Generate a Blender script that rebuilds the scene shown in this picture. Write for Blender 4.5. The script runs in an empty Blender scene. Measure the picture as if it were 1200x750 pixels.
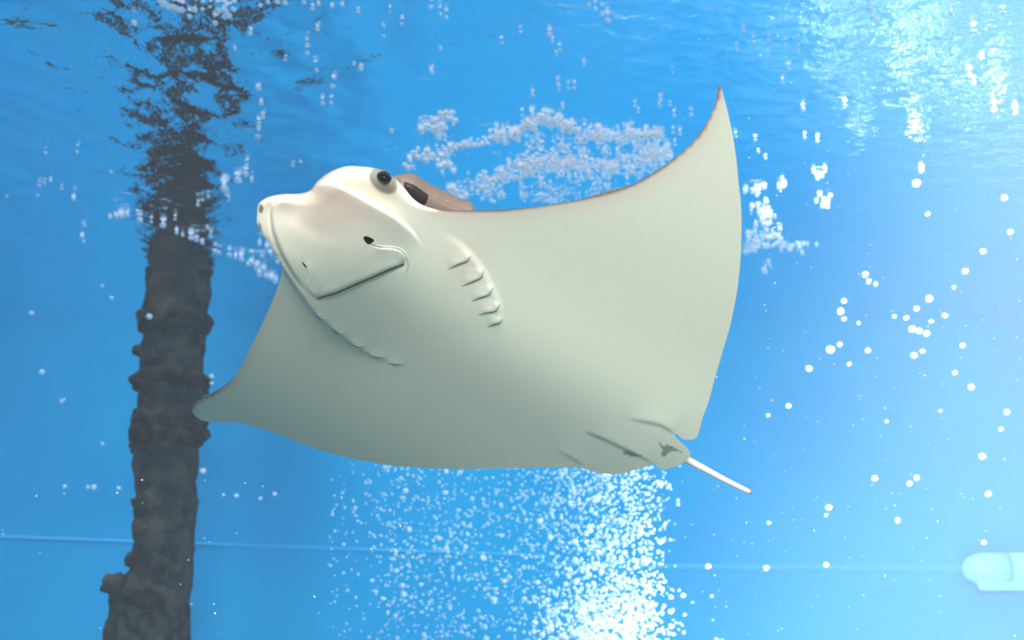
import bpy, bmesh, math, random
import numpy as np
from mathutils import Vector, Matrix
from mathutils.geometry import delaunay_2d_cdt

random.seed(7)
rng = np.random.default_rng(7)
scene = bpy.context.scene
col = scene.collection

# ------------------------------------------------------------------ camera, world, lights, exposure
FPX = 1600.0                       # focal length in pixels of the 1200 x 750 frame
PITCH = math.radians(12.0)
cam_data = bpy.data.cameras.new('camera')
cam_data.sensor_width = 36.0
cam_data.lens = 36.0 * FPX / 1200.0
cam_data.clip_start = 0.01
cam_data.dof.use_dof = True
cam_data.dof.focus_distance = 1.5
cam_data.dof.aperture_fstop = 11.0
cam = bpy.data.objects.new('camera', cam_data)
cam.location = (0, 0, 0)
cam.rotation_euler = (math.radians(90) + PITCH, 0, 0)
col.objects.link(cam)
scene.camera = cam

SURF = 6.0 * math.tan(PITCH)       # height of the water surface
WALL_Y = 6.0
FLOOR_Z = -1.35

world = bpy.data.worlds.new('world')
scene.world = world
world.use_nodes = True
bg = world.node_tree.nodes['Background']
bg.inputs['Color'].default_value = (1.0, 0.97, 0.90, 1)
bg.inputs['Strength'].default_value = 0.5


def spot(name, loc, target, power, angle, blend, size, color=(1, 1, 1)):
    d = bpy.data.lights.new(name, 'SPOT')
    d.energy = power
    d.spot_size = math.radians(angle)
    d.spot_blend = blend
    d.shadow_soft_size = size
    d.color = color
    o = bpy.data.objects.new(name, d)
    o.location = loc
    v = Vector(target) - Vector(loc)
    o.rotation_euler = v.to_track_quat('-Z', 'Y').to_euler()
    col.objects.link(o)
    return o


# daylight falling in a shaft through the open top of the tank on the right
spot('skylight_right_offscreen', (3.2, 3.4, SURF + 5.5), (1.72, 3.7, 0.0), 95000, 25, 1.0, 0.3, (1.0, 0.96, 0.92))
# daylight through the open top of the tank on the left: lights the wall and the foam, shades the wall beside the pillar
spot('skylight_left_offscreen', (-1.8, 3.9, SURF + 4.0), (-0.3, 5.0, 0.0), 430, 84, 0.9, 0.3, (1.0, 0.96, 0.96))
# ceiling lamp of the visitors' hall behind the viewing window
hall = bpy.data.lights.new('hall_ceiling_lamp_offscreen', 'AREA')
hall.shape = 'RECTANGLE'; hall.size = 2.4; hall.size_y = 0.8
hall.energy = 480
hall.color = (1.0, 0.84, 0.75)
hall_o = bpy.data.objects.new('hall_ceiling_lamp_offscreen', hall)
hall_o.location = (0.1, -3.2, 1.55)
hall_o.rotation_euler = (Vector((0.0, 1.6, 0.2)) - Vector(hall_o.location)).to_track_quat('-Z', 'Y').to_euler()
col.objects.link(hall_o)

scene.view_settings.view_transform = 'Standard'
scene.view_settings.look = 'None'
scene.view_settings.exposure = 0.55
scene.view_settings.gamma = 1.0
scene.view_settings.use_curve_mapping = False
scene.cycles.use_denoising = True
scene.cycles.volume_bounces = 1
scene.cycles.transparent_max_bounces = 16

# ------------------------------------------------------------------ helpers
FWD = np.array([0, math.cos(PITCH), math.sin(PITCH)])
UP = np.array([0, -math.sin(PITCH), math.cos(PITCH)])
RGT = np.array([1.0, 0, 0])


def lin(r, g, b):
    f = lambda c: (c / 255 / 12.92) if c / 255 <= 0.04045 else ((c / 255 + 0.055) / 1.055) ** 2.4
    return (f(r), f(g), f(b), 1.0)


def sight(x, y):
    """Direction through a point of the frame, per unit of depth along the lens axis."""
    x = np.asarray(x, float); y = np.asarray(y, float)
    return FWD + RGT * ((x - 600) / FPX)[..., None] + UP * ((375 - y) / FPX)[..., None]


def at_y(px, py, Y):
    d = sight(px, py)
    return Vector(d * (Y / d[1]))


def at_surface(px, py, below=0.006):
    d = sight(px, py)
    return Vector(d * ((SURF - below) / d[2]))


def tag(o, label=None, cat=None, group=None, kind=None):
    if label: o['label'] = label
    if cat: o['category'] = cat
    if group: o['group'] = group
    if kind: o['kind'] = kind
    return o


def link(name, me, mat=None, parent=None, smooth=True):
    o = bpy.data.objects.new(name, me)
    col.objects.link(o)
    if mat and not me.materials: me.materials.append(mat)
    if smooth and len(me.polygons):
        me.polygons.foreach_set('use_smooth', [True] * len(me.polygons))
    if parent:
        o.parent = parent
    return o


def mesh(name, verts, faces):
    me = bpy.data.meshes.new(name)
    me.from_pydata([tuple(map(float, v)) for v in verts], [], [tuple(int(i) for i in f) for f in faces])
    me.update()
    return me


def np_mesh(name, V, F):
    """fast triangle mesh from arrays"""
    me = bpy.data.meshes.new(name)
    V = np.asarray(V, np.float32); F = np.asarray(F, np.int32)
    n = F.shape[1]
    me.vertices.add(len(V)); me.vertices.foreach_set('co', V.ravel())
    me.loops.add(F.size); me.loops.foreach_set('vertex_index', F.ravel())
    me.polygons.add(len(F))
    me.polygons.foreach_set('loop_start', np.arange(0, F.size, n, dtype=np.int32))
    me.update(calc_edges=True)
    me.validate()
    return me


def empty(name, loc):
    o = bpy.data.objects.new(name, None)
    o.location = loc
    o.empty_display_size = 0.1
    col.objects.link(o)
    return o


def catmull(pts, step=3.0, closed=False):
    P = np.array(pts, float)
    n = len(P)
    out = []
    rngn = n if closed else n - 1
    for i in range(rngn):
        if closed:
            p0, p1, p2, p3 = P[(i - 1) % n], P[i], P[(i + 1) % n], P[(i + 2) % n]
        else:
            p0, p1, p2, p3 = P[max(i - 1, 0)], P[i], P[i + 1], P[min(i + 2, n - 1)]
        m = max(1, int(round(np.linalg.norm(p2 - p1) / step)))
        # centripetal-like tangents keep corners tight
        l1 = np.linalg.norm(p2 - p1) + 1e-9
        t1 = (p2 - p0) / (np.linalg.norm(p2 - p0) + 1e-9) * l1
        t2 = (p3 - p1) / (np.linalg.norm(p3 - p1) + 1e-9) * l1
        for k in range(m):
            s = k / m
            h = (2*s**3-3*s**2+1)*p1 + (s**3-2*s**2+s)*t1*0.8 + (-2*s**3+3*s**2)*p2 + (s**3-s**2)*t2*0.8
            out.append(h)
    if not closed: out.append(P[-1])
    return np.array(out)


def seg_dist(Q, poly, closed=False):
    """distance to a polyline, the signed side and the fraction along it"""
    P = np.asarray(poly, float)
    if closed: P = np.vstack([P, P[:1]])
    L = np.concatenate([[0], np.cumsum(np.linalg.norm(np.diff(P, axis=0), axis=1))])
    best = np.full(len(Q), 1e18); side = np.zeros(len(Q)); frac = np.zeros(len(Q))
    for i in range(len(P) - 1):
        a, b = P[i], P[i + 1]
        ab = b - a
        l2 = ab @ ab + 1e-12
        t = np.clip(((Q - a) @ ab) / l2, 0, 1)
        c = a + t[:, None] * ab
        d = ((Q - c) ** 2).sum(1)
        m = d < best
        best[m] = d[m]
        cr = ab[0] * (Q[:, 1] - a[1]) - ab[1] * (Q[:, 0] - a[0])
        side[m] = np.sign(cr[m])
        frac[m] = (L[i] + t[m] * math.sqrt(l2)) / L[-1]
    return np.sqrt(best), side, frac


def inside(Q, poly):
    P = np.asarray(poly, float)
    x, y = Q[:, 0], Q[:, 1]
    r = np.zeros(len(Q), bool)
    j = len(P) - 1
    for i in range(len(P)):
        xi, yi, xj, yj = P[i, 0], P[i, 1], P[j, 0], P[j, 1]
        c = ((yi > y) != (yj > y)) & (x < (xj - xi) * (y - yi) / (yj - yi + 1e-12) + xi)
        r ^= c
        j = i
    return r


def sstep(e0, e1, v):
    t = np.clip((v - e0) / (e1 - e0), 0, 1)
    return t * t * (3 - 2 * t)


# ------------------------------------------------------------------ materials
def new_mat(name):
    m = bpy.data.materials.new(name)
    m.use_nodes = True
    return m, m.node_tree.nodes, m.node_tree.links


def plain(name, color, rough=0.5, spec=0.4, noise=None, bump=0.0, scale=20.0, sss=0.0):
    """principled material; noise = second colour mixed in by a noise texture"""
    m, N, L = new_mat(name)
    p = N['Principled BSDF']
    p.inputs['Base Color'].default_value = color
    p.inputs['Roughness'].default_value = rough
    p.inputs['Specular IOR Level'].default_value = spec
    if noise or bump:
        tc = N.new('ShaderNodeTexCoord')
        nz = N.new('ShaderNodeTexNoise')
        nz.inputs['Scale'].default_value = scale
        nz.inputs['Detail'].default_value = 6
        nz.inputs['Roughness'].default_value = 0.6
        L.new(tc.outputs['Object'], nz.inputs['Vector'])
        if noise:
            r = N.new('ShaderNodeValToRGB')
            r.color_ramp.elements[0].position = 0.38; r.color_ramp.elements[0].color = color
            r.color_ramp.elements[1].position = 0.64; r.color_ramp.elements[1].color = noise
            L.new(nz.outputs['Fac'], r.inputs['Fac'])
            L.new(r.outputs['Color'], p.inputs['Base Color'])
        if bump:
            b = N.new('ShaderNodeBump')
            b.inputs['Strength'].default_value = bump
            b.inputs['Distance'].default_value = 0.02
            L.new(nz.outputs['Fac'], b.inputs['Height'])
            L.new(b.outputs['Normal'], p.inputs['Normal'])
    return m


M_WALL = plain('blue_tank_paint', lin(0, 174, 228), 0.6, 0.06, noise=lin(0, 164, 222), scale=1.2)
M_FLOOR = plain('tank_floor_paint', lin(44, 58, 60), 0.8, 0.2, noise=lin(66, 78, 76), scale=3)  # floor out of view, darkened so the shaft bounces less light
M_SEAM = plain('pale_seam_filler', lin(56, 182, 236), 0.6, 0.2)
M_FITTING = plain('pale_plastic', lin(205, 240, 240), 0.45, 0.4)
M_FITTING_DARK = plain('grey_blue_plastic', lin(120, 190, 215), 0.5, 0.3)
M_POST = plain('encrusted_concrete', lin(14, 22, 38), 0.85, 0.2, noise=lin(84, 66, 64), bump=1.0, scale=11)
M_GROWTH = plain('dark_brown_growth', lin(24, 18, 30), 0.9, 0.15, noise=lin(76, 50, 52), bump=1.0, scale=22)
M_SLEEVE = plain('brown_crust', lin(30, 28, 36), 0.9, 0.15, noise=lin(84, 68, 64), bump=1.0, scale=20)


def airy(name, color, rough, clear):
    m, N, L = new_mat(name)
    p = N['Principled BSDF']
    p.inputs['Base Color'].default_value = color
    p.inputs['Roughness'].default_value = rough
    p.inputs['Specular IOR Level'].default_value = 0.6
    o = [n for n in N if n.type == 'OUTPUT_MATERIAL'][0]
    t = N.new('ShaderNodeBsdfTransparent')
    x = N.new('ShaderNodeMixShader')
    x.inputs['Fac'].default_value = clear
    L.new(p.outputs[0], x.inputs[1]); L.new(t.outputs[0], x.inputs[2]); L.new(x.outputs[0], o.inputs['Surface'])
    return m


M_BUBBLE = airy('air_bubble', lin(238, 236, 255), 0.15, 0.35)
M_FINE = airy('fine_air_bubble', lin(236, 238, 250), 0.3, 0.6)
M_FOAM = airy('foam', lin(250, 240, 250), 0.5, 0.45)
M_DUST = plain('floating_dust', lin(245, 248, 250), 0.6, 0.2)
M_BLACK = plain('black_eye', (0.003, 0.003, 0.004, 1), 0.25, 0.12)
M_SPIR = plain('dark_brown_skin', lin(44, 26, 28), 0.5, 0.3)
M_MOUTH = plain('dark_mouth_skin', lin(84, 72, 56), 0.8, 0.05)
M_GILL = plain('grey_gill_skin', lin(158, 163, 150), 0.8, 0.05)

# skin: pigment from the attribute on the body mesh, fine speckle on top
M_SKIN, N, L = new_mat('ray_skin')
p = N['Principled BSDF']
at = N.new('ShaderNodeAttribute'); at.attribute_name = 'pigment'
nz = N.new('ShaderNodeTexNoise'); nz.inputs['Scale'].default_value = 220; nz.inputs['Detail'].default_value = 4
tc = N.new('ShaderNodeTexCoord')
mx = N.new('ShaderNodeMix'); mx.data_type = 'RGBA'; mx.blend_type = 'MULTIPLY'
mr = N.new('ShaderNodeMapRange'); mr.inputs['To Min'].default_value = 0.95; mr.inputs['To Max'].default_value = 1.05
L.new(tc.outputs['Object'], nz.inputs['Vector'])
L.new(nz.outputs['Fac'], mr.inputs['Value'])
mx.inputs['Factor'].default_value = 1.0
L.new(at.outputs['Color'], mx.inputs[6])
L.new(mr.outputs['Result'], mx.inputs[7])
L.new(mx.outputs[2], p.inputs['Base Color'])
p.inputs['Roughness'].default_value = 0.5
p.inputs['Specular IOR Level'].default_value = 0.25

# water surface: mirror beyond the critical angle, clear where light falls steeply
M_SURF, N, L = new_mat('water_surface')
for n in list(N):
    if n.type != 'OUTPUT_MATERIAL': N.remove(n)
out = [n for n in N if n.type == 'OUTPUT_MATERIAL'][0]
fr = N.new('ShaderNodeFresnel'); fr.inputs['IOR'].default_value = 1.33
gl = N.new('ShaderNodeBsdfGlossy'); gl.inputs['Roughness'].default_value = 0.03
gl.inputs['Color'].default_value = (0.92, 0.96, 1.0, 1)
tr = N.new('ShaderNodeBsdfTransparent'); tr.inputs['Color'].default_value = (1, 1, 1, 1)
ms = N.new('ShaderNodeMixShader')
tc = N.new('ShaderNodeTexCoord')
nz = N.new('ShaderNodeTexNoise'); nz.inputs['Scale'].default_value = 16; nz.inputs['Detail'].default_value = 4
bp = N.new('ShaderNodeBump'); bp.inputs['Strength'].default_value = 0.36; bp.inputs['Distance'].default_value = 0.02
L.new(tc.outputs['Object'], nz.inputs['Vector'])
L.new(nz.outputs['Fac'], bp.inputs['Height'])
L.new(bp.outputs['Normal'], gl.inputs['Normal'])
L.new(fr.outputs['Fac'], ms.inputs['Fac'])
L.new(tr.outputs['BSDF'], ms.inputs[1])
L.new(gl.outputs['BSDF'], ms.inputs[2])
L.new(ms.outputs['Shader'], out.inputs['Surface'])

# the water itself: the same thin haze everywhere, it glows only where light falls into it
M_WATER, N, L = new_mat('tank_water')
for n in list(N):
    if n.type != 'OUTPUT_MATERIAL': N.remove(n)
out = [n for n in N if n.type == 'OUTPUT_MATERIAL'][0]
sc_ = N.new('ShaderNodeVolumeScatter'); sc_.inputs['Color'].default_value = (0.97, 0.97, 1.0, 1); sc_.inputs['Density'].default_value = 0.013
ab = N.new('ShaderNodeVolumeAbsorption'); ab.inputs['Color'].default_value = (0.15, 0.80, 1.0, 1); ab.inputs['Density'].default_value = 0.09
ad = N.new('ShaderNodeAddShader')
L.new(sc_.outputs[0], ad.inputs[0]); L.new(ab.outputs[0], ad.inputs[1])
L.new(ad.outputs[0], out.inputs['Volume'])


# ------------------------------------------------------------------ the tank
def box(name, lo, hi, mat, parent=None):
    x0, y0, z0 = lo; x1, y1, z1 = hi
    V = [(x, y, z) for x in (x0, x1) for y in (y0, y1) for z in (z0, z1)]
    F = [(0, 1, 3, 2), (4, 6, 7, 5), (0, 4, 5, 1), (2, 3, 7, 6), (0, 2, 6, 4), (1, 5, 7, 3)]
    return link(name, mesh(name, V, F), mat, parent, smooth=False)


TOP = SURF + 0.7
wall_back = box('wall_back', (-4.7, WALL_Y, FLOOR_Z), (4.7, WALL_Y + 0.2, TOP), M_WALL)
tag(wall_back, 'plain blue painted back wall of the tank', 'wall', kind='structure')
wall_left = box('wall_left', (-4.9, -1.2, FLOOR_Z), (-4.7, WALL_Y + 0.2, TOP), M_WALL)
tag(wall_left, 'blue painted side wall of the tank beyond the dark pillar', 'wall', kind='structure')
wall_right = box('wall_right', (4.7, -1.2, FLOOR_Z), (4.9, WALL_Y + 0.2, TOP), M_WALL)
tag(wall_right, 'blue painted side wall of the tank beyond the pale fitting', 'wall', kind='structure')
floor = box('floor', (-4.9, -1.2, FLOOR_Z - 0.15), (4.9, WALL_Y + 0.2, FLOOR_Z), M_FLOOR)
tag(floor, 'dark grey floor of the tank', 'floor', kind='structure')


def seam(name, a, b, half, label):
    """slightly proud bead of filler along the back wall from a to b (frame points)"""
    A = at_y(*a, WALL_Y); B = at_y(*b, WALL_Y)
    V = []; F = []
    n = 24
    for i in range(n + 1):
        c = A.lerp(B, i / n)
        for k in range(5):
            t = -1 + 2 * k / 4
            V.append((c.x, WALL_Y - 0.006 * (1 - t * t), c.z + half * t))
    for i in range(n):
        for k in range(4):
            q = i * 5 + k
            F.append((q, q + 5, q + 6, q + 1))
    o = link(name, mesh(name, V, F), M_SEAM)
    tag(o, label, 'trim', kind='structure')


seam('trim_1', (-300, 619), (640, 652), 0.009, 'thin pale seam on the blue wall behind the dark pillar')
seam('trim_2', (640, 663), (1500, 669), 0.014, 'thin pale seam on the blue wall running to the pale fitting')

# ------------------------------------------------------------------ water surface with ripples
POST_Y = 5.2
post_c = at_y(195, 560, POST_Y)
foam_c = at_surface(650, 195)
xs = np.unique(np.concatenate([np.linspace(-4.7, -2.7, 40), np.arange(-2.7, 2.7, 0.014), np.linspace(2.7, 4.7, 40)]))
ys = np.unique(np.concatenate([np.linspace(-1.2, 2.4, 60), np.arange(2.4, WALL_Y, 0.014), [WALL_Y]]))
X, Y = np.meshgrid(xs, ys)
Z = np.zeros_like(X)
amp = 0.25 + 0.75 * 1.7 * sstep(0.25, -0.8, X) + 0.35 * np.exp(-((X - foam_c.x) ** 2 + (Y - foam_c.y) ** 2) / 0.5)
near = 0.55 + 0.45 * sstep(4.6, 2.9, Y)
for i in range(46):
    lam = 0.07 * (9.0 ** rng.random())
    k = 2 * math.pi / lam
    a = rng.uniform(0, 2 * math.pi)
    slope = 0.009 if lam > 0.3 else 0.016
    Z += slope / k * np.sin(k * (math.cos(a) * X + math.sin(a) * Y) + rng.uniform(0, 6.28)
                            + 1.2 * np.sin(2.1 * X + i) + 1.0 * np.sin(1.7 * Y + 2 * i))
Z *= amp * near
r = np.hypot(X - post_c.x, Y - post_c.y)
Z += 0.0035 * np.sin(2 * math.pi * r / 0.22) * np.exp(-(r / 0.7) ** 2) * sstep(0.08, 0.2, r)
nx, ny = len(xs), len(ys)
V = np.stack([X.ravel(), Y.ravel(), SURF + Z.ravel()], 1)
I = np.arange(nx * ny).reshape(ny, nx)
F = np.stack([I[:-1, :-1].ravel(), I[:-1, 1:].ravel(), I[1:, 1:].ravel(), I[1:, :-1].ravel()], 1)
surface = link('water_surface', np_mesh('water_surface', V, F), M_SURF)
tag(surface, 'rippled underside of the water surface mirroring the blue wall', 'water', kind='stuff')

water = box('water', (-4.701, -1.1, FLOOR_Z - 0.001), (4.701, WALL_Y + 0.001, SURF + 0.03), M_WATER)
tag(water, 'clear blue hazy water filling the whole tank', 'water', kind='stuff')

# ------------------------------------------------------------------ encrusted pillar
from mathutils import noise as mnoise


def lathe(name, prof, cx, cy, lump, freq, mat, parent, seg=56, seed=0.0, closed_bottom=False):
    """prof: list of (z, radius, x offset); lumpy ring by ring"""
    V = []; F = []
    for (z, r, ox) in prof:
        for k in range(seg):
            a = 2 * math.pi * k / seg
            n = mnoise.fractal(Vector((math.cos(a) * r * freq + seed, math.sin(a) * r * freq, z * freq)), 0.9, 2.1, 4)
            rr = r * (1 + lump * n)
            V.append((cx + ox + rr * math.cos(a), cy + rr * math.sin(a), z))
    m = len(prof)
    for i in range(m - 1):
        for k in range(seg):
            a, b = i * seg + k, i * seg + (k + 1) % seg
            F.append((a, b, b + seg, a + seg))
    F.append(tuple(range(seg))[::-1])
    F.append(tuple(range((m - 1) * seg, m * seg)))
    return link(name, mesh(name, V, F), mat, parent)


def zpix(py):
    return at_y(195, py, POST_Y - 0.11).z


pillar = empty('encrusted_pillar', (post_c.x, POST_Y, FLOOR_Z))
tag(pillar, 'dark upright pillar crusted with brown and green growth rising to the surface', 'pillar')
inv = Matrix.Translation((-post_c.x, -POST_Y, -FLOOR_Z))


def px_r(px):       # half width in pixels to metres at the pillar
    return px * (POST_Y - 0.1) / FPX


def ringed(y0, y1, halfs, n, ox=0.0):
    """profile between two frame heights, half widths in pixels"""
    out = []
    for i in range(n + 1):
        t = i / n
        out.append((zpix(y0) * (1 - t) + zpix(y1) * t - FLOOR_Z,
                    px_r(np.interp(t, np.linspace(0, 1, len(halfs)), halfs)), ox))
    return out


sh = [(0.0, px_r(40), 0)] + [(z, px_r(np.interp(z, [0, 0.6, 1.4, 2.3, 3.4], [36, 35, 35, 38, 40])), 0.0)
                             for z in np.linspace(0.02, TOP + 0.9 - FLOOR_Z, 150)]
lathe('shaft', sh, 0, 0, 0.16, 9, M_POST, pillar, seed=1.3)
lathe('growth_collar', ringed(462, 424, [20, 40, 46, 47, 40, 20], 20), 0, 0, 0.20, 13, M_GROWTH, pillar, seed=4.1)
lathe('growth_collar', ringed(527, 468, [22, 42, 46, 45, 46, 40, 22], 30), 0, 0, 0.20, 15, M_GROWTH, pillar, seed=8.7)
lathe('growth_collar', ringed(600, 575, [20, 37, 38, 20], 14), 0, 0, 0.14, 15, M_SLEEVE, pillar, seed=5.9)
lathe('crust_sleeve', ringed(790, 664, [46, 47, 47, 47, 47, 46, 45, 38, 20], 44, px_r(-13)), 0, 0, 0.11, 14, M_SLEEVE, pillar, seed=11.2)
lathe('growth_collar', ringed(392, 350, [22, 41, 44, 41, 22], 20), 0, 0, 0.2, 14, M_GROWTH, pillar, seed=15.2)

for i, (cx_, cy_, rw, rh) in enumerate([(152, 447, 11, 9), (168, 441, 14, 8), (228, 452, 10, 12), (154, 492, 9, 12), (236, 505, 9, 13), (158, 521, 12, 8), (205, 515, 16, 10),
                                        (226, 545, 7, 14), (190, 585, 12, 16), (222, 604, 9, 16), (176, 620, 11, 14), (206, 640, 15, 13), (170, 655, 14, 9), (218, 665, 11, 14),
                                        (150, 684, 15, 12), (190, 702, 20, 12), (224, 720, 8, 16), (160, 405, 12, 10), (226, 398, 12, 12), (190, 415, 16, 9)]):
    # rounded clumps of growth pressed into the crust
    half = 35 if cy_ < 660 else 46
    u_ = max(-0.98, min(0.98, (cx_ - (195 if cy_ < 660 else 182)) / half))
    r_ = px_r(half) * 0.96
    ctr = Vector((px_r(-13 if cy_ > 660 else 0) + r_ * u_, -r_ * math.sqrt(1 - u_ * u_), zpix(cy_) - FLOOR_Z))
    bm = bmesh.new()
    bmesh.ops.create_icosphere(bm, subdivisions=3, radius=1.0)
    for v in bm.verts:
        v.co *= 1 + 0.45 * mnoise.fractal(v.co * 1.6 + Vector((i * 5.3, 0, 0)), 0.9, 2.0, 4)
        v.co = Vector((v.co.x * px_r(rw), v.co.y * px_r(min(rw, rh)) * 0.6, v.co.z * px_r(rh))) + ctr
    me = bpy.data.meshes.new('growth_clump'); bm.to_mesh(me); bm.free()
    link('growth_clump', me, (M_GROWTH, M_SLEEVE, M_POST)[i % 3], pillar)

# ------------------------------------------------------------------ pale fitting on the wall, right
FY = 5.93
fa = at_y(1127, 667, FY); fb = at_y(1330, 667, FY)
fit = empty('wall_fitting', (fa.x, FY, fa.z))
tag(fit, 'pale rounded tube fitting lying along the blue wall at the seam', 'pipe')
R0 = 19.0 * FY / FPX
LEN = fb.x - fa.x


def xlathe(name, prof, mat, parent, zoff=0.0, yoff=0.0, seg=40, sz=1.0):
    V = []; F = []
    for (x, r) in prof:
        for k in range(seg):
            a = 2 * math.pi * k / seg
            V.append((x, yoff + r * math.cos(a), zoff + sz * r * math.sin(a)))
    m = len(prof)
    for i in range(m - 1):
        for k in range(seg):
            a, b = i * seg + k, i * seg + (k + 1) % seg
            F.append((a, a + seg, b + seg, b))
    F.append(tuple(range(seg))); F.append(tuple(range((m - 1) * seg, m * seg))[::-1])
    return link(name, mesh(name, V, F), mat, parent)


cap = [(R0 * 1.5 * (1 - math.cos(t)), max(R0 * math.sin(t), 1e-4)) for t in np.linspace(0.03, math.pi / 2, 14)]
xlathe('end_cap', cap + [(R0 * 2.6, R0), (R0 * 2.62, R0 * 0.95)], M_FITTING, fit)
xlathe('tube', [(R0 * 2.5, R0 * 0.93), (R0 * 2.85, R0 * 0.93), (R0 * 2.86, R0), (LEN - 0.02, R0), (LEN, R0 * 0.9)], M_FITTING, fit)
xlathe('clamp_ring', [(R0 * 2.55, R0 * 0.9), (R0 * 2.58, R0 * 0.985), (R0 * 2.80, R0 * 0.985), (R0 * 2.83, R0 * 0.9)], M_FITTING_DARK, fit)
rl = R0 * 0.32
railp = [(R0 * 0.75 + rl * (1 - math.cos(t)), max(rl * math.sin(t), 1e-4)) for t in np.linspace(0.03, math.pi / 2, 8)]
xlathe('under_rail', railp + [(LEN, rl)], M_FITTING, fit, zoff=-R0 * 0.98, yoff=-R0 * 0.35)

# ------------------------------------------------------------------ the ray
SZ, AZ = 0.656, 0.427
aS, bA = math.sqrt(1 - SZ ** 2), math.sqrt(1 - AZ ** 2)
S = aS * (0.853 * RGT + 0.521 * UP) - SZ * FWD        # towards the animal's left wing tip
A = bA * (-0.825 * RGT + 0.564 * UP) - AZ * FWD       # towards its head
A = A - S * (A @ S); A /= np.linalg.norm(A)
NV = np.cross(S, A)
if NV @ FWD > 0: NV = -NV                             # belly side, facing the glass
D0 = 1.59
O = sight(560, 388) * D0
BEND = 0.30

OUT = [(301.5, 249), (302.8, 239), (314, 231), (330, 227.7), (352.4, 226.7), (363.6, 223), (371.6, 212.8), (382.8, 204),
       (395.6, 197.6), (408, 194.6), (426.7, 195.3), (444, 198), (453.3, 201.3), (460, 206.7), (466, 211.5), (472.5, 218),
       (478.5, 226), (484, 232.5), (492, 238.5), (501, 242.5), (515, 246), (535, 246.8), (560, 246.6), (591, 245.7), (629, 242),
       (658, 238), (686.6, 232), (725, 220), (740, 217), (763, 204), (781.6, 192), (804, 174), (820, 156), (832.8, 135),
       (839, 118), (843, 101), (848, 113), (852, 128), (858.4, 156.8), (863.2, 188.8), (865.5, 214.4), (868, 235),
       (869, 259), (868, 300), (864, 340), (856, 380), (846, 415), (838, 442), (830.7, 470), (824, 488), (817.7, 510.4),
       (813.3, 514.6), (806, 515.4), (800.3, 514.4), (790.5, 508.5), (795.5, 516), (805.8, 525.6), (809, 533), (802.5, 540.8),
       (789.5, 547.3), (774, 549.6), (764.6, 543.2), (757, 546.8), (744, 550.8), (726.7, 555.3), (705, 554.8),
       (694, 552.2), (683, 548.6), (660, 547.6), (600, 548.6), (560, 549.4), (520, 549.4), (470, 546.6), (440, 542.5), (410, 537),
       (376, 527.7), (348.7, 517.7), (314, 504.5), (293, 498), (272, 494.8), (248, 494.6), (234, 491.4), (226, 483.7),
       (224.5, 475), (231, 469), (248, 461), (265.5, 449.7), (279.3, 435), (291.5, 412.7), (307, 380), (321, 348.5),
       (328.5, 328), (330, 314), (327, 305), (322, 298), (314, 282.4), (306, 272.8), (301, 261.6)]
OUTS = catmull(OUT, 2.6, closed=True)

# lines of relief in the skin (frame points): (points, side raised, height, reach, end fades)
CREASE = catmull([(338, 226), (355, 220), (373, 214), (387, 213), (408, 221.6), (436, 237), (464, 253.5), (484.5, 272), (496.6, 291)], 3)
RIMR = catmull([(298, 226), (296.5, 250), (301, 266), (312, 285), (324, 303), (333, 318), (354.5, 350), (370, 370), (391, 388), (412, 403.6), (436, 417.4), (467, 427.5)], 3)
INNER = catmull([(352.4, 236), (342.8, 233), (330, 232.8), (318.8, 240), (317, 253.6), (319.6, 271), (328.4, 295), (342, 320), (356, 338), (364, 345)], 3)
MOUTH = catmull([(372.4, 349.6), (394, 343.2), (419.6, 332), (442, 322.4), (458, 315.2), (472, 309.6)], 3)
CURT_L = catmull([(434, 286.4), (445, 289.6), (458, 290.4), (469, 293), (475, 299.5), (472, 309.6)], 3)
CURT_R = catmull([(354, 307), (359, 313), (361, 324), (359.6, 335), (363.6, 343.2), (372.4, 349.6)], 3)
GILLS_L = [[(524.8, 315), (537.9, 309), (547, 305.7), (551.5, 299)], [(541.6, 334.7), (552.8, 330), (564, 324.4), (566.5, 315)],
           [(552.8, 352.4), (562, 348.7), (573, 345), (577.8, 336.5)], [(561, 368.5), (569.6, 366.2), (580.8, 364), (585.5, 356)],
           [(571.5, 382.5), (579, 379.7), (586, 377.6), (588.3, 373)]]
GILLS_R = [[(370, 370), (376, 374), (383, 373)], [(388, 386), (396, 391), (404, 389.5)], [(410, 402), (419, 406), (427, 405)],
           [(434, 415), (443, 418.6), (452, 417.5)], [(455, 424), (463, 426.6), (472, 425.5)]]
GEDGE = catmull([(515, 272), (536, 284), (547, 293), (556, 303), (567, 318), (578, 338), (586, 358), (590, 380), (588, 400)], 3)
FIN_A = catmull([(730, 490), (750, 493.5), (772, 497.8), (781, 502), (790, 508)], 3)
FIN_B = catmull([(688, 507), (710, 516), (735, 528), (756, 538), (765, 543)], 3)
FIN_C = catmull([(648, 525), (668, 536), (686, 547)], 3)
EYE = (450.4, 207.3)


GX0, GY0, GW, GH = 205, 85, 690, 505


def smooth_field(f, sig):
    """gaussian blur of a field on the sheet"""
    ky = np.fft.fftfreq(GH)[:, None]; kx = np.fft.rfftfreq(GW)[None, :]
    g = np.exp(-2 * (math.pi * sig) ** 2 * (kx ** 2 + ky ** 2))
    return np.fft.irfft2(np.fft.rfft2(f) * g, s=(GH, GW))


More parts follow.
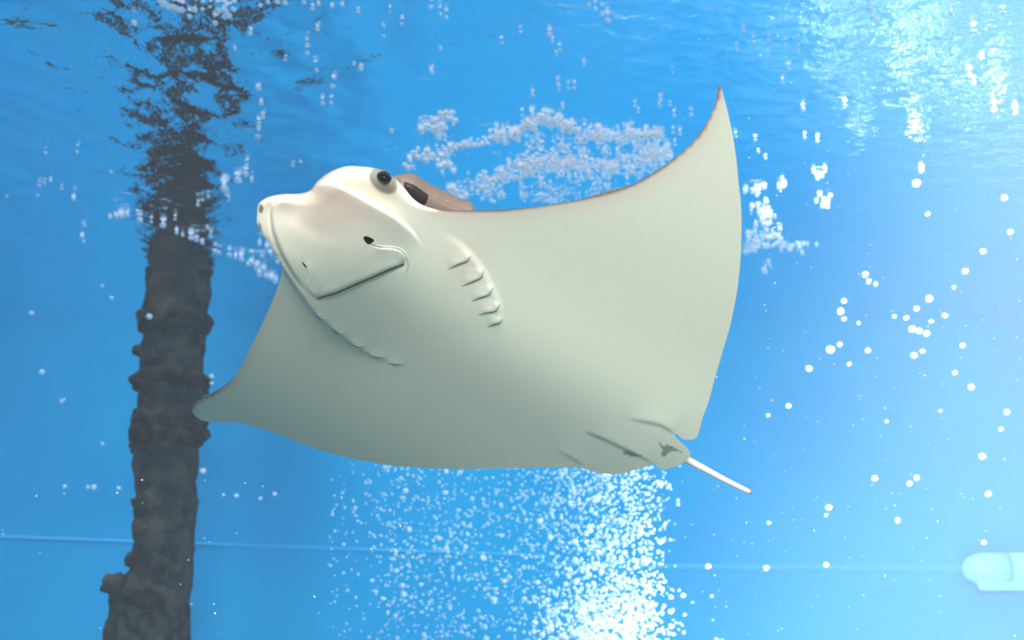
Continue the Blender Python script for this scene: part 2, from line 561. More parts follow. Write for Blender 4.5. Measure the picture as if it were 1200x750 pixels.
def relief_sheet():
    """height of the belly towards the viewer, metres, on a one pixel sheet"""
    gx, gy = np.meshgrid(np.arange(GX0, GX0 + GW), np.arange(GY0, GY0 + GH))
    H = np.zeros((GH, GW))

    def ridge(line, side, amp, reach, soft=1.6, f0=0.1, f1=0.1):
        m = reach * 5 + 8
        lo = np.maximum(line.min(0) - m, [GX0, GY0]).astype(int); hi = np.minimum(line.max(0) + m, [GX0 + GW, GY0 + GH]).astype(int)
        sl = (slice(lo[1] - GY0, hi[1] - GY0), slice(lo[0] - GX0, hi[0] - GX0))
        Q = np.stack([gx[sl].ravel(), gy[sl].ravel()], 1).astype(float)
        d, s, f = seg_dist(Q, line)
        fade = sstep(0, f0, f) * sstep(1, 1 - f1, f)
        fld = np.zeros((GH, GW)); stp = np.zeros((GH, GW))
        fld[sl] = (fade * np.exp(-d / reach)).reshape(fld[sl].shape)
        stp[sl] = sstep(-soft, soft, d * s * side).reshape(fld[sl].shape)
        return amp * smooth_field(fld, max(1.2, reach * 0.22)) * stp

    # palate plate over the side of the head, head over the right wing
    H += ridge(CREASE, 1, 0.017, 34, 1.6, 0.25, 0.4)
    H += ridge(RIMR, -1, 0.029, 50, 1.6, 0.25, 0.55)
    H += ridge(INNER, -1, 0.010, 26, 1.6, 0.12, 0.35)
    # nasal curtain over the mouth
    H += ridge(MOUTH, -1, 0.005, 18, 1.4, 0.1, 0.1)
    H += ridge(CURT_L, 1, 0.0036, 14, 1.6, 0.25, 0.12)
    H += ridge(CURT_R, -1, 0.0026, 14, 1.6, 0.25, 0.12)
    # gill slits: little overlapping lips
    for g in GILLS_L:
        H += ridge(catmull(g, 2.0), -1, 0.003, 8, 1.3, 0.35, 0.1)
    H += ridge(GEDGE, 1, 0.004, 26, 5.0, 0.3, 0.3)
    for g in GILLS_R:
        H += ridge(catmull(g, 2.0), -1, 0.002, 6, 1.3, 0.2, 0.3)
    # rear fins
    H += ridge(FIN_A, -1, 0.004, 16, 1.4, 0.5, 0.1)
    H += ridge(FIN_B, -1, 0.003, 14, 2.0, 0.3, 0.2)
    H += ridge(FIN_C, -1, 0.003, 14, 2.0, 0.5, 0.2)
    # swell of the head and of the belly along the midline
    H += 0.012 * np.exp(-(((gx - 415) / 95) ** 2 + ((gy - 300) / 80) ** 2))
    Q = np.stack([gx.ravel(), gy.ravel()], 1).astype(float)
    md, _, _ = seg_dist(Q, [(430, 310), (560, 400), (790, 532)])
    H += smooth_field(0.020 * np.exp(-(md / 75) ** 2).reshape(GH, GW), 12)
    # the eye's socket
    H += 0.005 * np.exp(-(((gx - 452) / 13) ** 2 + ((gy - 213) / 12) ** 2))
    # furrows along the folds
    for line, dep, wid in ((CREASE, 0.004, 1.7), (INNER, 0.004, 1.6)):
        d, _, f = seg_dist(Q, line)
        H -= (dep * np.exp(-(d / wid) ** 2) * sstep(0, 0.15, f) * sstep(1, 0.7, f)).reshape(GH, GW)
    # mouth furrow
    d, _, f = seg_dist(Q, MOUTH)
    H -= 0.0012 * np.exp(-(d / 3.0) ** 2).reshape(GH, GW)
    return H


def flank_sheet():
    """rounded flanks: thick at the head, thin at the wings"""
    gx, gy = np.meshgrid(np.arange(GX0, GX0 + GW), np.arange(GY0, GY0 + GH))
    d, _, _ = seg_dist(np.stack([gx.ravel(), gy.ravel()], 1).astype(float), catmull(OUT, 5.0, closed=True), closed=True)
    d = d.reshape(GH, GW)
    hd = np.exp(-(((gx - 400) / 85) ** 2 + ((gy - 225) / 60) ** 2))
    Rr = 0.01 + 27.0 * np.maximum(hd - 0.05, 0)
    q = np.clip(1 - d / Rr, 0, 1)
    return -Rr * 0.0011 * (1 - np.sqrt(np.clip(1 - q * q, 0, 1)))


RELIEF = relief_sheet()
FLANK = flank_sheet()
RELIEF += FLANK


def sample(sheet, Q):
    x = np.clip(Q[:, 0] - GX0, 0, GW - 1.001); y = np.clip(Q[:, 1] - GY0, 0, GH - 1.001)
    i = x.astype(int); j = y.astype(int); u = x - i; v = y - j
    return (sheet[j, i] * (1 - u) + sheet[j, i + 1] * u) * (1 - v) + (sheet[j + 1, i] * (1 - u) + sheet[j + 1, i + 1] * u) * v


def relief(Q):
    return sample(RELIEF, Q)


def flank(Q):
    return sample(FLANK, Q)


def mid_depth(Q):
    """depth along the lens axis of the bent mid surface"""
    d = sight(Q[:, 0], Q[:, 1])
    t = (O @ NV) / (d @ NV)
    for _ in range(12):
        v = (d * t[:, None] - O) @ S
        w = -BEND * v * v * (1 - 0.25 * (v > 0))
        t = 0.5 * t + 0.5 * ((O @ NV) + w) / (d @ NV)
    return t


def skin(Q, lift=0.0):
    """points on the belly skin, lifted towards the viewer"""
    Q = np.atleast_2d(np.asarray(Q, float))
    d = sight(Q[:, 0], Q[:, 1])
    return d * (mid_depth(Q) - relief(Q) - lift)[:, None]


def fill(outline, spots):
    """triangulate the outline with the inner points"""
    vs = [Vector((float(x), float(y))) for x, y in outline] + [Vector((float(x), float(y))) for x, y in spots]
    n = len(outline)
    r = delaunay_2d_cdt(vs, [(i, (i + 1) % n) for i in range(n)], [], 1, 1e-4)
    P = np.array([[v.x, v.y] for v in r[0]])
    T = np.array([f for f in r[2] if len(f) == 3], int)
    c = P[T].mean(1)
    return P, T[inside(c, outline)]


def grid(x0, y0, x1, y1, s):
    gx = np.arange(x0, x1, s); gy = np.arange(y0, y1, s * 0.866)
    G = np.array([(x + (s / 2 if j % 2 else 0), y) for j, y in enumerate(gy) for x in gx])
    return G


G1 = grid(292, 190, 604, 440, 1.9)
G2 = grid(640, 480, 815, 560, 2.4)
G3 = grid(215, 95, 875, 560, 5.0)
inb = lambda Q, b: (Q[:, 0] > b[0]) & (Q[:, 0] < b[2]) & (Q[:, 1] > b[1]) & (Q[:, 1] < b[3])
G3 = G3[~inb(G3, (290, 188, 606, 442)) & ~inb(G3, (638, 478, 817, 562))]
G4 = grid(215, 95, 875, 520, 2.2)
G4 = G4[(seg_dist(G4, catmull([(224, 478), (248, 461), (279, 435), (321, 348)], 6))[0] < 9) | (seg_dist(G4, catmull([(600, 245), (686.6, 232), (740, 217), (781.6, 192), (820, 156), (839, 118), (843, 101)], 6))[0] < 7)]
G4 = G4[~inb(G4, (290, 188, 606, 442))]
G = np.vstack([G1, G2, G3, G4])
gd, _, _ = seg_dist(G, OUTS, closed=True)
G = G[inside(G, OUTS) & (gd > 1.4)]
P2, T2 = fill(OUTS, G)

front = skin(P2)
edge_d, _, _ = seg_dist(P2, OUTS, closed=True)
dm = edge_d / 1000.0
headness = np.exp(-(((P2[:, 0] - 410) / 110) ** 2 + ((P2[:, 1] - 270) / 90) ** 2))
thick = 0.095 * (1 - np.exp(-dm * 0.42 / 0.095)) * (dm / (dm + 0.025)) * (0.8 + 0.5 * headness)
on_edge = edge_d < 0.05
back = sight(P2[:, 0], P2[:, 1]) * (mid_depth(P2) - flank(P2))[:, None] - NV[None, :] * thick[:, None]

# pigment ---------------------------------------------------------------
CREAM = np.array(lin(218, 214, 196)[:3]); PINK = np.array(lin(216, 184, 170)[:3])
BROWN = np.array(lin(112, 74, 70)[:3]); DORSAL = np.array(lin(122, 100, 92)[:3])
GREY = np.array(lin(112, 106, 92)[:3]); SPOT = np.array(lin(122, 128, 118)[:3])


def blend(c, k, w):
    return c * (1 - w[:, None]) + k[None, :] * w[:, None]


def pigment(Q):
    c = np.repeat(CREAM[None, :], len(Q), 0)
    c = blend(c, PINK, 0.85 * np.exp(-(((Q[:, 0] - 385) / 80) ** 2 + ((Q[:, 1] - 235) / 45) ** 2)))
    c = blend(c, PINK, 0.35 * np.exp(-(((Q[:, 0] - 545) / 30) ** 2 + ((Q[:, 1] - 300) / 40) ** 2)))
    # brown margin of the front edges
    lead = catmull([(515, 246), (591, 245.7), (686.6, 232), (740, 217), (781.6, 192), (820, 156), (839, 118), (843, 101)], 4)
    d, _, f = seg_dist(Q, lead)
    c = blend(c, PINK, 0.5 * np.exp(-(d / 14) ** 2))
    c = blend(c, BROWN, 0.9 * np.exp(-(d / (2.4 + 1.2 * (0.5 + 0.5 * np.sin(f * 190)) * sstep(0.6, 0.8, f))) ** 2))
    d, _, f = seg_dist(Q, catmull([(224, 478), (231, 469), (248, 461), (265, 450), (279, 435), (300, 394), (321, 348)], 4))
    beads = 0.5 + 0.5 * np.sin(f * 150)
    c = blend(c, PINK, 0.5 * np.exp(-(d / 9) ** 2))
    c = blend(c, BROWN, 0.9 * sstep(0.5, 0.1, f) * np.exp(-(d / (2.2 + 2.4 * beads)) ** 2))
    top = catmull([(301, 255), (303, 239), (314, 231), (352, 227), (364, 223), (372, 213), (396, 198), (427, 195), (453, 201), (472, 217), (492, 238), (515, 246)], 3)
    d, _, f = seg_dist(Q, top)
    c = blend(c, BROWN, 0.55 * np.exp(-(d / 1.8) ** 2) * sstep(0.02, 0.12, f))
    # grey patch round the eye
    e = ((Q[:, 0] - 449) / 15) ** 2 + ((Q[:, 1] - 212) / 14) ** 2 + 0.8 * ((Q[:, 0] - 449) / 15) * ((Q[:, 1] - 212) / 14) * -1
    c = blend(c, GREY, 0.85 * sstep(1.25, 0.75, e))
    # freckle on the snout, darker marks and a darker fold line on the rear fins
    c = blend(c, BROWN, 0.9 * sstep(1.3, 0.6, ((Q[:, 0] - 306) / 2.6) ** 2 + ((Q[:, 1] - 244.5) / 5.5) ** 2))
    c = blend(c, GREY, 0.7 * sstep(1.3, 0.5, ((Q[:, 0] - 304) / 3.0) ** 2 + ((Q[:, 1] - 268) / 7) ** 2))
    star = [(772, 517), (777, 522), (783, 521), (790, 525), (806, 533), (790, 528), (784, 530), (779, 537), (775, 532), (776, 526)]
    c = blend(c, SPOT, 0.9 * inside(Q, star).astype(float))
    d, _, f = seg_dist(Q, FIN_B)
    c = blend(c, SPOT, 0.75 * np.exp(-(d / 1.7) ** 2) * (0.4 + 0.6 * np.exp(-((f - 0.12) / 0.15) ** 2) + 0.4 * np.exp(-((f - 0.65) / 0.15) ** 2)))
    c = blend(c, SPOT, 0.9 * inside(Q, [(729, 530), (735, 528), (742, 531), (754, 535), (742, 535), (732, 533)]).astype(float))
    return np.clip(c, 0, 1)


nF = len(P2)
keep = np.where(~on_edge)[0]
remap = np.arange(nF)
remap[keep] = nF + np.arange(len(keep))
BV = [front, back[keep]]
BF = [T2, remap[T2][:, ::-1]]
BC = [pigment(P2), np.repeat(DORSAL[None, :], len(keep), 0)]
base = nF + len(keep)


def add_piece(V, F, C):
    global base
    BV.append(np.asarray(V)); BF.append(np.asarray(F, int) + base); BC.append(np.asarray(C)); base += len(V)


# hump of the back behind the spiracle, rising above the front edge of the wing
HUMP = catmull([(462, 207), (469, 211.5), (478, 213), (485.3, 215.3), (493.3, 220.7), (502.7, 226.7), (520, 235.3), (541.3, 244.3), (556, 249),
                (550, 268), (505, 268), (474, 244), (462, 225)], 2.6, closed=True)
HG = grid(458, 205, 560, 272, 2.6)
hgd, _, _ = seg_dist(HG, HUMP, closed=True)
HP, HT = fill(HUMP, HG[inside(HG, HUMP) & (hgd > 1.2)])


def hump_pts(Q, lift=0.0):
    Q = np.atleast_2d(np.asarray(Q, float))
    d, _, _ = seg_dist(Q, HUMP, closed=True)
    infl = 0.018 * np.sqrt(np.clip(d / 22, 0, 1))
    return sight(Q[:, 0], Q[:, 1]) * (mid_depth(Q) + 0.040 - infl - lift)[:, None]


hf = hump_pts(HP)
hd_, _, _ = seg_dist(HP, HUMP, closed=True)
hb = hf - NV[None, :] * (0.05 * (1 - np.exp(-hd_ / 14)))[:, None]
hc = np.repeat(DORSAL[None, :], len(HP), 0)
add_piece(np.vstack([hf, hb]), np.vstack([HT, HT[:, ::-1] + len(HP)]), np.vstack([hc, hc]))

# tail: a tapering whip that ends in a blunt tip
tl = catmull([(788, 529), (803, 537.5), (820, 546.5), (845, 560), (866, 570.5), (879.5, 577)], 4)
tv, tf, tcol = [], [], []
cdep = mid_depth(tl)
cen = sight(tl[:, 0], tl[:, 1]) * (cdep + 0.004 + np.linspace(0.006, 0.0, len(tl)))[:, None]
for i in range(len(tl)):
    tan = cen[min(i + 1, len(tl) - 1)] - cen[max(i - 1, 0)]; tan /= np.linalg.norm(tan)
    u = np.cross(tan, FWD); u /= np.linalg.norm(u); w = np.cross(tan, u)
    f = i / (len(tl) - 1)
    rr = (0.0046 * (1 - f) + 0.0027 * f) * cdep[i] / 1.59
    for k in range(14):
        a = 2 * math.pi * k / 14
        tv.append(cen[i] + rr * (math.cos(a) * u + math.sin(a) * w))
        tcol.append(lin(224, 204, 192)[:3] if f < 0.97 else lin(120, 110, 116)[:3])
for i in range(len(tl) - 1):
    for k in range(14):
        a, b = i * 14 + k, i * 14 + (k + 1) % 14
        tf += [(a, b, b + 14), (a, b + 14, a + 14)]
m0 = len(tv); tv.append(cen[-1] + tan * 0.0015); tcol.append(lin(110, 100, 106)[:3])
for k in range(14): tf.append(((len(tl) - 1) * 14 + k, (len(tl) - 1) * 14 + (k + 1) % 14, m0))
add_piece(tv, tf, tcol)

ray_loc = Vector(skin([(560, 390)])[0])
ray = empty('cownose_ray', ray_loc)
tag(ray, 'cream bellied ray with spread wings gliding past and showing its underside', 'ray')
allV = np.vstack(BV) - np.array(ray_loc)
body_me = np_mesh('body', allV, np.vstack(BF))
allC = np.vstack(BC)
att = body_me.attributes.new('pigment', 'FLOAT_COLOR', 'POINT')
att.data.foreach_set('color', np.hstack([allC, np.ones((len(allC), 1))]).astype(np.float32).ravel())
body = link('body', body_me, M_SKIN, ray)
# the rim between belly and back is a crisp edge
rim = np.zeros(len(allV), bool); rim[:nF] = on_edge
ev = np.empty(len(body_me.edges) * 2, np.int32); body_me.edges.foreach_get('vertices', ev); ev = ev.reshape(-1, 2)
body_me.edges.foreach_set('use_edge_sharp', (rim[ev[:, 0]] & rim[ev[:, 1]]).tolist())


def local(Vs):
    return np.asarray(Vs) - np.array(ray_loc)


def ribbon(name, line, widths, mat, height=0.0012, sink=0.0008, step=2.0):
    """lens-shaped strip lying on the belly skin along a line"""
    P = catmull(line, step)
    n = len(P)
    W = np.interp(np.linspace(0, 1, n), np.linspace(0, 1, len(widths)), widths)
    V = []; F = []
    m = 7
    for i in range(n):
        t = P[min(i + 1, n - 1)] - P[max(i - 1, 0)]; t /= np.linalg.norm(t) + 1e-9
        nn = np.array([-t[1], t[0]])
        for k in range(m):
            s = -1 + 2 * k / (m - 1)
            V.append((*(P[i] + nn * s * W[i] / 2), height * (1 - s * s) - sink * s * s))
    V = np.array(V)
    pts = sight(V[:, 0], V[:, 1]) * (mid_depth(V[:, :2]) - relief(V[:, :2]) - V[:, 2])[:, None]
    for i in range(n - 1):
        for k in range(m - 1):
            q = i * m + k
            F.append((q, q + 1, q + m + 1, q + m))
    return link(name, mesh(name, local(pts), F), mat, ray)


def pad(name, outline, func, mat, infl, step=1.2, sp=1.2, sink=0.0015):
    """closed pillow on the skin with the given outline"""
    o = catmull(outline, step, closed=True)
    lo, hi = o.min(0), o.max(0)
    g = grid(lo[0], lo[1], hi[0], hi[1], sp)
    d, _, _ = seg_dist(g, o, closed=True)
    Pp, Tt = fill(o, g[inside(g, o) & (d > sp * 0.5)])
    d, _, _ = seg_dist(Pp, o, closed=True)
    dmax = d.max()
    lift = infl * np.sqrt(np.clip(1 - (1 - d / dmax) ** 2, 0, 1))
    V = np.vstack([func(Pp, lift), func(Pp, -sink - 0.0 * lift)])
    return link(name, mesh(name, local(V), np.vstack([Tt, Tt[:, ::-1] + len(Pp)])), mat, ray)


ell = lambda cx, cy, a, b, rot=0.0, n=14: [(cx + a * math.cos(t) * math.cos(rot) - b * math.sin(t) * math.sin(rot),
                                            cy + a * math.cos(t) * math.sin(rot) + b * math.sin(t) * math.cos(rot))
                                           for t in np.linspace(0, 2 * math.pi, n, endpoint=False)]
eye = pad('eye', ell(450.2, 207.6, 9.0, 7.4, 0.35), skin, M_BLACK, 0.006)
eye['label'] = 'round glossy black eye'
sp = pad('spiracle', [(473.5, 214), (480, 215), (487, 218), (495, 223.5), (501.5, 228.5), (501, 234), (497.5, 240), (486, 240), (478, 230)], hump_pts, M_SPIR, 0.002)
sp['label'] = 'dark brown breathing hole behind the eye'
pad('nostril', [(425.8, 278), (429, 276.8), (434, 278.4), (438.5, 281.6), (436.5, 284), (432.5, 286.6), (428.5, 284)], skin, M_BLACK, 0.0012, sp=1.0)
pad('nostril', [(353, 306), (355.5, 307.5), (359, 312), (359.6, 315), (356.5, 312)], skin, M_MOUTH, 0.0008, sp=1.0)
# mouth line with its fringe of fine teeth
ribbon('mouth', [(371, 350), (394, 343.4), (419.6, 332.4), (442, 322.8), (458, 315.6), (473, 309.4)], [2.0] + [1.3, 2.6] * 22 + [2.2, 3.0], M_MOUTH, 0.0022, 0.0, 1.2)
ribbon('mouth_corner', [(475.5, 299), (478, 306), (478, 314), (475, 321)], [0.6, 1.6, 2.0, 0.8], M_GILL, 0.0004, 0.0006)
ribbon('nasal_fold', [(435, 286), (445, 289.2), (458, 290), (469, 292.6), (475, 299)], [1.0, 1.4, 1.0, 1.2, 0.8], M_MOUTH, 0.0005, 0.0, 1.5)
for g in GILLS_L:
    ribbon('gill_slit', g, [0.6, 2.4, 2.8, 2.0, 0.6], M_GILL, 0.0010)
for g in GILLS_R:
    ribbon('gill_slit', g, [0.6, 3.2, 2.2, 0.6], M_GILL, 0.0012)


# ------------------------------------------------------------------ bubbles
def bubble_shape(squash, seed):
    bm = bmesh.new()
    bmesh.ops.create_icosphere(bm, subdivisions=2, radius=1.0)
    for v in bm.verts:
        n = mnoise.noise(v.co * 1.3 + Vector((seed, seed * 0.7, 0)))
        v.co *= 1 + 0.14 * n
        v.co.z *= squash
    me = bpy.data.meshes.new('bubble')
    bm.to_mesh(me); bm.free()
    me.materials.append(M_BUBBLE)
    me.polygons.foreach_set('use_smooth', [True] * len(me.polygons))
    return me


B_SHAPES = [bubble_shape(s, i * 3.1) for i, s in enumerate((0.95, 0.8, 0.7, 0.88))]
ICO_V = [np.array([v.co[:] for v in m.vertices]) for m in B_SHAPES]
ICO_F = np.array([p_.vertices[:] for p_ in B_SHAPES[0].polygons])


def bubble(pos, r, label, group):
    o = bpy.data.objects.new('air_bubble', random.choice(B_SHAPES))
    o.location = pos
    o.scale = (r, r, r)
    o.rotation_euler = (random.uniform(-.3, .3), random.uniform(-.3, .3), random.uniform(0, 6.28))
    col.objects.link(o)
    return tag(o, label, 'bubble', group)


def swarm(name, pos, rad, mat, label, cat, flat=1.0):
    """many tiny bubbles in one mesh"""
    pos = np.asarray(pos); rad = np.asarray(rad)
    V = []; F = []
    for i in range(len(pos)):
        s = ICO_V[i % len(ICO_V)] * rad[i]
        s = s * np.array([1, 1, flat])
        V.append(s + pos[i]); F.append(ICO_F + i * len(s))
    o = link(name, np_mesh(name, np.vstack(V), np.vstack(F)), mat)
    return tag(o, label, cat, kind='stuff')


# rising column behind the ray, listed from the frame, at its own distance of about 3.8 m
pts = []
while len(pts) < 5400:
    y = random.uniform(250, 790)
    t = (y - 540) / 210
    u = random.random()
    if u < 0.46:
        x = random.gauss(712 + 8 * t, 48 - 4 * t)
        if x > 780 + random.gauss(0, 8): continue
    elif u < 0.96:
        x = random.uniform(440 + 12 * t, 770) + random.gauss(0, 10)
    else:
        x = random.uniform(385, 470)
    if y > 690 and 640 < x < 790 or random.random() < 0.75 or y < 540:
        if y < 540 and random.random() < (0.93 if y < 440 else 0.7): continue
        pts.append((x, y))
extra = [(random.gauss(712, 42), 760 - abs(random.gauss(0, 38))) for _ in range(520)]
n_plain = len(pts)
pts += extra
pos = [at_y(x, y, random.uniform(3.45, 4.15)) for x, y in pts]
rad = [min(0.0105, random.lognormvariate(math.log(0.0032), 0.36)) for _ in pts]
vis = [i for i, (x, y) in enumerate(pts) if y > 552 and y < 748]
big = set(sorted(vis, key=lambda i: -rad[i] / pos[i].y)[:60])
for i in big:
    bubble(pos[i], rad[i], 'air bubble in the dense column rising below the ray', 'bubbles of the rising column')
rest = [i for i in range(n_plain) if i not in big]
knot = [i for i in range(n_plain, len(pts)) if i not in big]
swarm('fine_bubbles', [pos[i] for i in rest], [rad[i] for i in rest], M_FINE,
      'cloud of fine blue white bubbles rising in a column below the ray', 'bubbles')
swarm('fine_bubbles', [pos[i] for i in knot], [rad[i] * 1.15 for i in knot], M_BUBBLE,
      'bright dense knot of white bubbles at the foot of the column', 'bubbles')


# foam where the column breaks against the surface
def scatter_line(line, n, spread, lo, hi):
    L_ = catmull(line, 2)
    out = []
    for _ in range(n):
        q = L_[random.randrange(len(L_))]
        out.append((q[0] + random.gauss(0, spread), q[1] + random.gauss(0, spread * 0.6), random.uniform(lo, hi)))
    return out


fp = []
fp += scatter_line([(545, 225), (580, 210), (615, 200), (650, 190), (672, 196)], 130, 8, 0.006, 0.013)
fp += scatter_line([(583, 163), (605, 158), (622, 146), (645, 142), (660, 150), (684, 156)], 110, 5.5, 0.006, 0.014)
fp += scatter_line([(690, 158), (705, 162), (730, 160), (738, 158)], 50, 5, 0.006, 0.012)
fp += scatter_line([(750, 160), (775, 158)], 40, 3, 0.006, 0.012)
fp += scatter_line([(525, 174), (545, 171), (572, 167)], 45, 3, 0.006, 0.010)
fp += scatter_line([(640, 200), (680, 195), (720, 200), (760, 182), (785, 185)], 170, 9, 0.005, 0.012)
blob = [(600, 240), (560, 236), (560, 222), (600, 205), (620, 180), (610, 165), (640, 145), (690, 155), (740, 160), (790, 158), (795, 185), (740, 222), (680, 236)]
while len(fp) < 1150:
    q = (random.uniform(540, 800), random.uniform(140, 250))
    if inside(np.array([q]), blob)[0] and (mnoise.noise(Vector((q[0] / 16, q[1] / 8, 1))) > 0.02):
        fp.append((*q, random.uniform(0.004, 0.009)))
FOAM_L = [at_surface(x, y, 0.004 + random.uniform(0, 0.008)) for x, y, r_ in fp]
swarm('surface_foam', FOAM_L, [r_ * 0.72 for *_, r_ in fp], M_FOAM, 'patch of pinkish white foam at the surface above the ray', 'foam', 0.6)

fp2 = []
for (cx, cy, sx, sy, n) in ((505, 150, 9, 5, 20), (497, 185, 8, 4, 16), (518, 188, 6, 7, 26), (512, 160, 5, 12, 14), (487, 180, 6, 4, 8), (525, 136, 7, 3, 12), (536, 232, 5, 5, 30), (478, 196, 5, 5, 7)):
    fp2 += [(random.gauss(cx, sx), random.gauss(cy, sy), random.uniform(0.004, 0.010)) for _ in range(n)]
swarm('surface_foam', [at_surface(x, y, 0.005) for x, y, r_ in fp2], [r_ for *_, r_ in fp2], M_FOAM, 'loose flecks of foam at the surface near the eye of the ray', 'foam', 0.6)
fp3 = []
for (cx, cy, sx, sy, n) in ((886, 224, 6, 3, 16), (893, 255, 6, 8, 40), (900, 282, 10, 6, 40), (925, 290, 12, 3, 22), (880, 290, 6, 8, 22), (958, 205, 4, 6, 6), (965, 236, 6, 4, 7), (915, 218, 3, 4, 5), (895, 320, 8, 4, 8)):
    fp3 += [(random.gauss(cx, sx), random.gauss(cy, sy), random.uniform(0.004, 0.010)) for _ in range(n)]
swarm('surface_foam', [at_surface(x, y, 0.005) for x, y, r_ in fp3], [r_ for *_, r_ in fp3], M_FOAM, 'small drift of foam at the surface past the raised wing', 'foam', 0.6)


def place(listing, label, group, surf=True, Y=4.2, scale=1.0):
    for (x, y, d) in listing:
        q = at_surface(x, y, 0.0014 * d) if surf else at_y(x, y, Y + random.uniform(-0.3, 0.3))
        if q.z > SURF - 0.03: q = at_surface(x, y, 0.0014 * d)      # under the surface, never above it
        depth = Vector(q).dot(Vector(FWD))
        bubble(q, 0.5 * d * scale * depth / FPX, label, group)


chain = [(129, 255, 5), (136, 254, 7), (142, 253, 8), (149, 252, 6), (161, 251, 5), (164, 258, 8), (177, 260, 5), (191, 264, 8), (205, 257, 4),
         (207, 273, 5), (214, 276, 4), (224, 279, 8), (230, 281, 7), (237, 284, 6), (243, 267, 5), (247, 277, 5), (252, 294, 7), (256, 296, 7),
         (269, 299, 7), (276, 302, 5), (283, 304, 8), (291, 310, 6), (295, 308, 7), (300, 315, 6), (302, 312, 7), (304, 321, 8), (309, 316, 7),
         (312, 324, 7), (318, 326, 9), (322, 329, 9), (307, 300, 6), (313, 290, 7), (304, 286, 5), (317, 297, 6), (325, 307, 6)]
place(chain, 'bright air bubble in the string crossing the pillar towards the snout', 'bubble string across the pillar')
place([(303, 103, 7), (306, 121, 6), (308, 137, 6), (303, 144, 6), (303, 152, 5), (302, 160, 7)],
      'bright air bubble in the upright row above the snout', 'upright row of bubbles')
place([(289, 193, 5), (288, 204, 8), (279, 211, 10), (263, 221, 10), (266, 229, 6), (244, 230, 5), (237, 234, 5), (232, 240, 5), (268, 235, 4), (295, 212, 5)],
      'bright air bubble in the short slanting row beside the pillar', 'slanting row of bubbles')
place([(187, 2, 6), (191, 4, 9), (196, 7, 9), (203, 9, 9), (208, 11, 10), (213, 12, 9), (228, 11, 8), (237, 11, 6), (222, 19, 6), (246, 8, 5),
       (256, 12, 8), (263, 12, 8), (267, 18, 10), (263, 20, 8), (274, 11, 7), (252, 27, 8), (293, 39, 7), (157, 27, 8), (305, 6, 6), (314, 2, 6),
       (325, 2, 8), (334, 3, 7), (356, 3, 6), (366, 10, 6), (373, 5, 5), (389, 7, 6), (372, 34, 6), (360, 53, 5), (360, 62, 6), (334, 70, 5), (371, 82, 6),
       (275, 57, 5), (388, 120, 5), (378, 121, 6), (390, 101, 7), (343, 194, 5), (352, 190, 4)],
      'bright sparkling bubble against the rippled surface above the pillar', 'sparkling bubbles at the surface')
place([(401, 6, 5), (420, 14, 5), (457, 14, 4), (471, 28, 5), (505, 8, 6), (516, 16, 5), (523, 20, 5), (449, 42, 5), (506, 84, 6), (516, 57, 4), (588, 50, 5),
       (610, 37, 5), (644, 40, 7), (647, 48, 5), (656, 58, 5), (690, 5, 6), (698, 10, 6), (706, 16, 7), (712, 24, 7), (652, 64, 4), (684, 75, 4), (654, 99, 6),
       (655, 105, 4), (666, 103, 4), (673, 103, 5), (659, 125, 5), (612, 135, 5), (624, 111, 5), (459, 154, 5), (423, 80, 6), (415, 76, 4),
       (744, 124, 5), (773, 124, 5), (785, 123, 4), (774, 116, 5), (790, 135, 5), (810, 134, 5), (789, 155, 5), (797, 157, 5), (788, 85, 4), (748, 131, 4)],
      'pale air bubble at the surface above the foam', 'bubbles at the surface above the foam')
place([(872, 37, 5), (863, 58, 5), (883, 49, 5), (901, 47, 5), (921, 52, 5), (936, 59, 4), (924, 81, 6), (901, 64, 4), (917, 97, 5), (941, 128, 6), (943, 161, 4),
       (958, 165, 5), (885, 164, 5), (889, 178, 4), (897, 186, 4), (1019, 11, 6), (1023, 21, 5), (1029, 27, 4), (999, 3, 5), (1115, 16, 5), (862, 160, 5), (990, 124, 5)],
      'small faint bubble at the surface above the raised wing', 'faint bubbles above the wing')
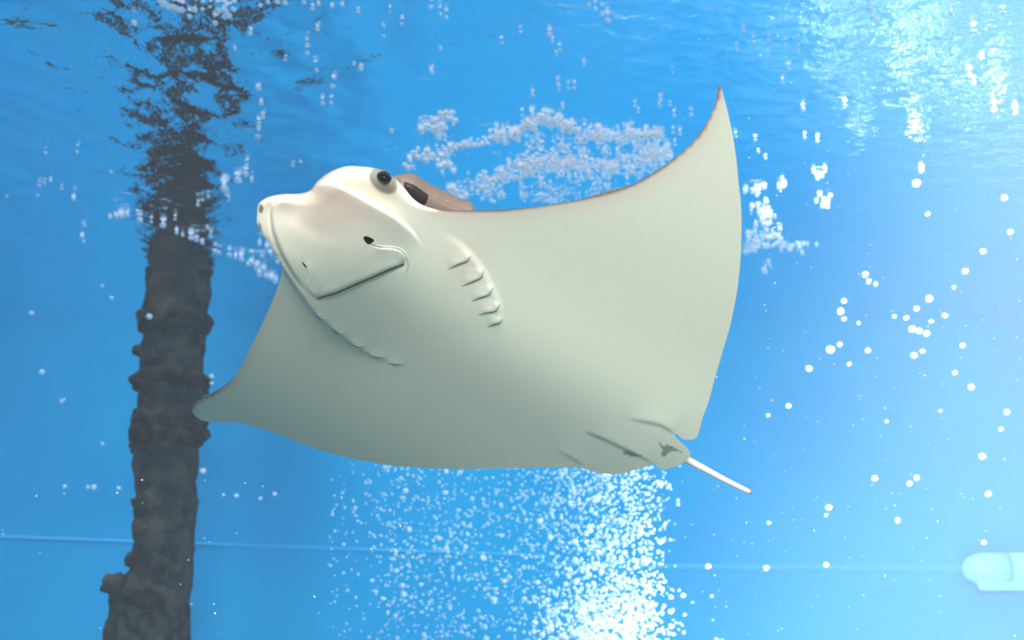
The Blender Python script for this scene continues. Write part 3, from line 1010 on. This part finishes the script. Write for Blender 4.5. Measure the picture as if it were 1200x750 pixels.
place([(1074, 215, 9), (1080, 200, 6), (1141, 38, 8), (1136, 88, 7), (1141, 97, 6), (1151, 68, 5), (1165, 128, 7), (1190, 132, 6), (1176, 15, 5), (1177, 232, 7), (1087, 251, 6),
       (1184, 272, 7), (1152, 295, 7), (1131, 318, 7), (1118, 337, 5), (1089, 350, 8), (1074, 362, 6), (1062, 373, 6), (1069, 386, 8), (1077, 388, 7), (1086, 391, 7), (1048, 371, 5),
       (1014, 322, 7), (1018, 330, 6), (1026, 333, 5), (989, 353, 7), (985, 365, 8), (989, 374, 6), (1006, 379, 4), (973, 410, 10), (984, 404, 6), (1017, 411, 6), (948, 432, 8),
       (1071, 417, 8), (1081, 412, 6), (1128, 405, 6), (1119, 437, 6), (995, 427, 5), (924, 476, 6), (900, 487, 5), (1138, 454, 7), (1180, 483, 6), (1151, 535, 8), (1173, 503, 5),
       (1025, 561, 7), (971, 595, 8), (968, 604, 4), (1066, 567, 6), (1074, 560, 6), (1158, 579, 7), (1052, 610, 6), (901, 613, 5), (830, 664, 7), (898, 666, 7), (968, 662, 6),
       (1153, 636, 5), (786, 700, 6), (786, 717, 7), (834, 699, 4), (1039, 494, 4), (1102, 482, 4), (1107, 370, 7), (1091, 377, 5)],
      'pale air bubble drifting in the bright shaft of light', 'bubbles in the bright water', surf=False, Y=3.9)
place([(37, 367, 7), (49, 436, 7), (72, 470, 5), (110, 571, 7), (103, 571, 5), (139, 572, 6), (76, 570, 5), (238, 552, 8), (175, 371, 8), (248, 441, 6), (248, 449, 6), (277, 581, 6),
       (305, 584, 5), (322, 579, 6), (120, 335, 5), (131, 349, 5), (86, 233, 6), (52, 215, 5), (59, 212, 4), (46, 218, 5), (44, 229, 5), (96, 278, 6), (98, 283, 5), (8, 230, 4),
       (53, 179, 4), (90, 178, 5), (130, 201, 5), (72, 221, 4), (120, 520, 5), (75, 468, 4), (262, 580, 4)],
      'lone pale bubble drifting in the deep blue water around the pillar', 'lone bubbles in the blue water', surf=False, Y=4.4)

dust = []
for _ in range(260):
    x = random.uniform(770, 1200); y = random.uniform(0, 750)
    dust.append(at_y(x, y, random.uniform(1.9, 2.9)))
for _ in range(40):
    dust.append(at_y(random.uniform(0, 770), random.uniform(560, 750), random.uniform(1.9, 2.9)))
dust = [d for d in dust if d.z < SURF - 0.05]
swarm('suspended_dust', dust, [random.uniform(0.0007, 0.0016) for _ in dust], M_DUST, 'fine white specks of dust suspended in the water', 'dust')
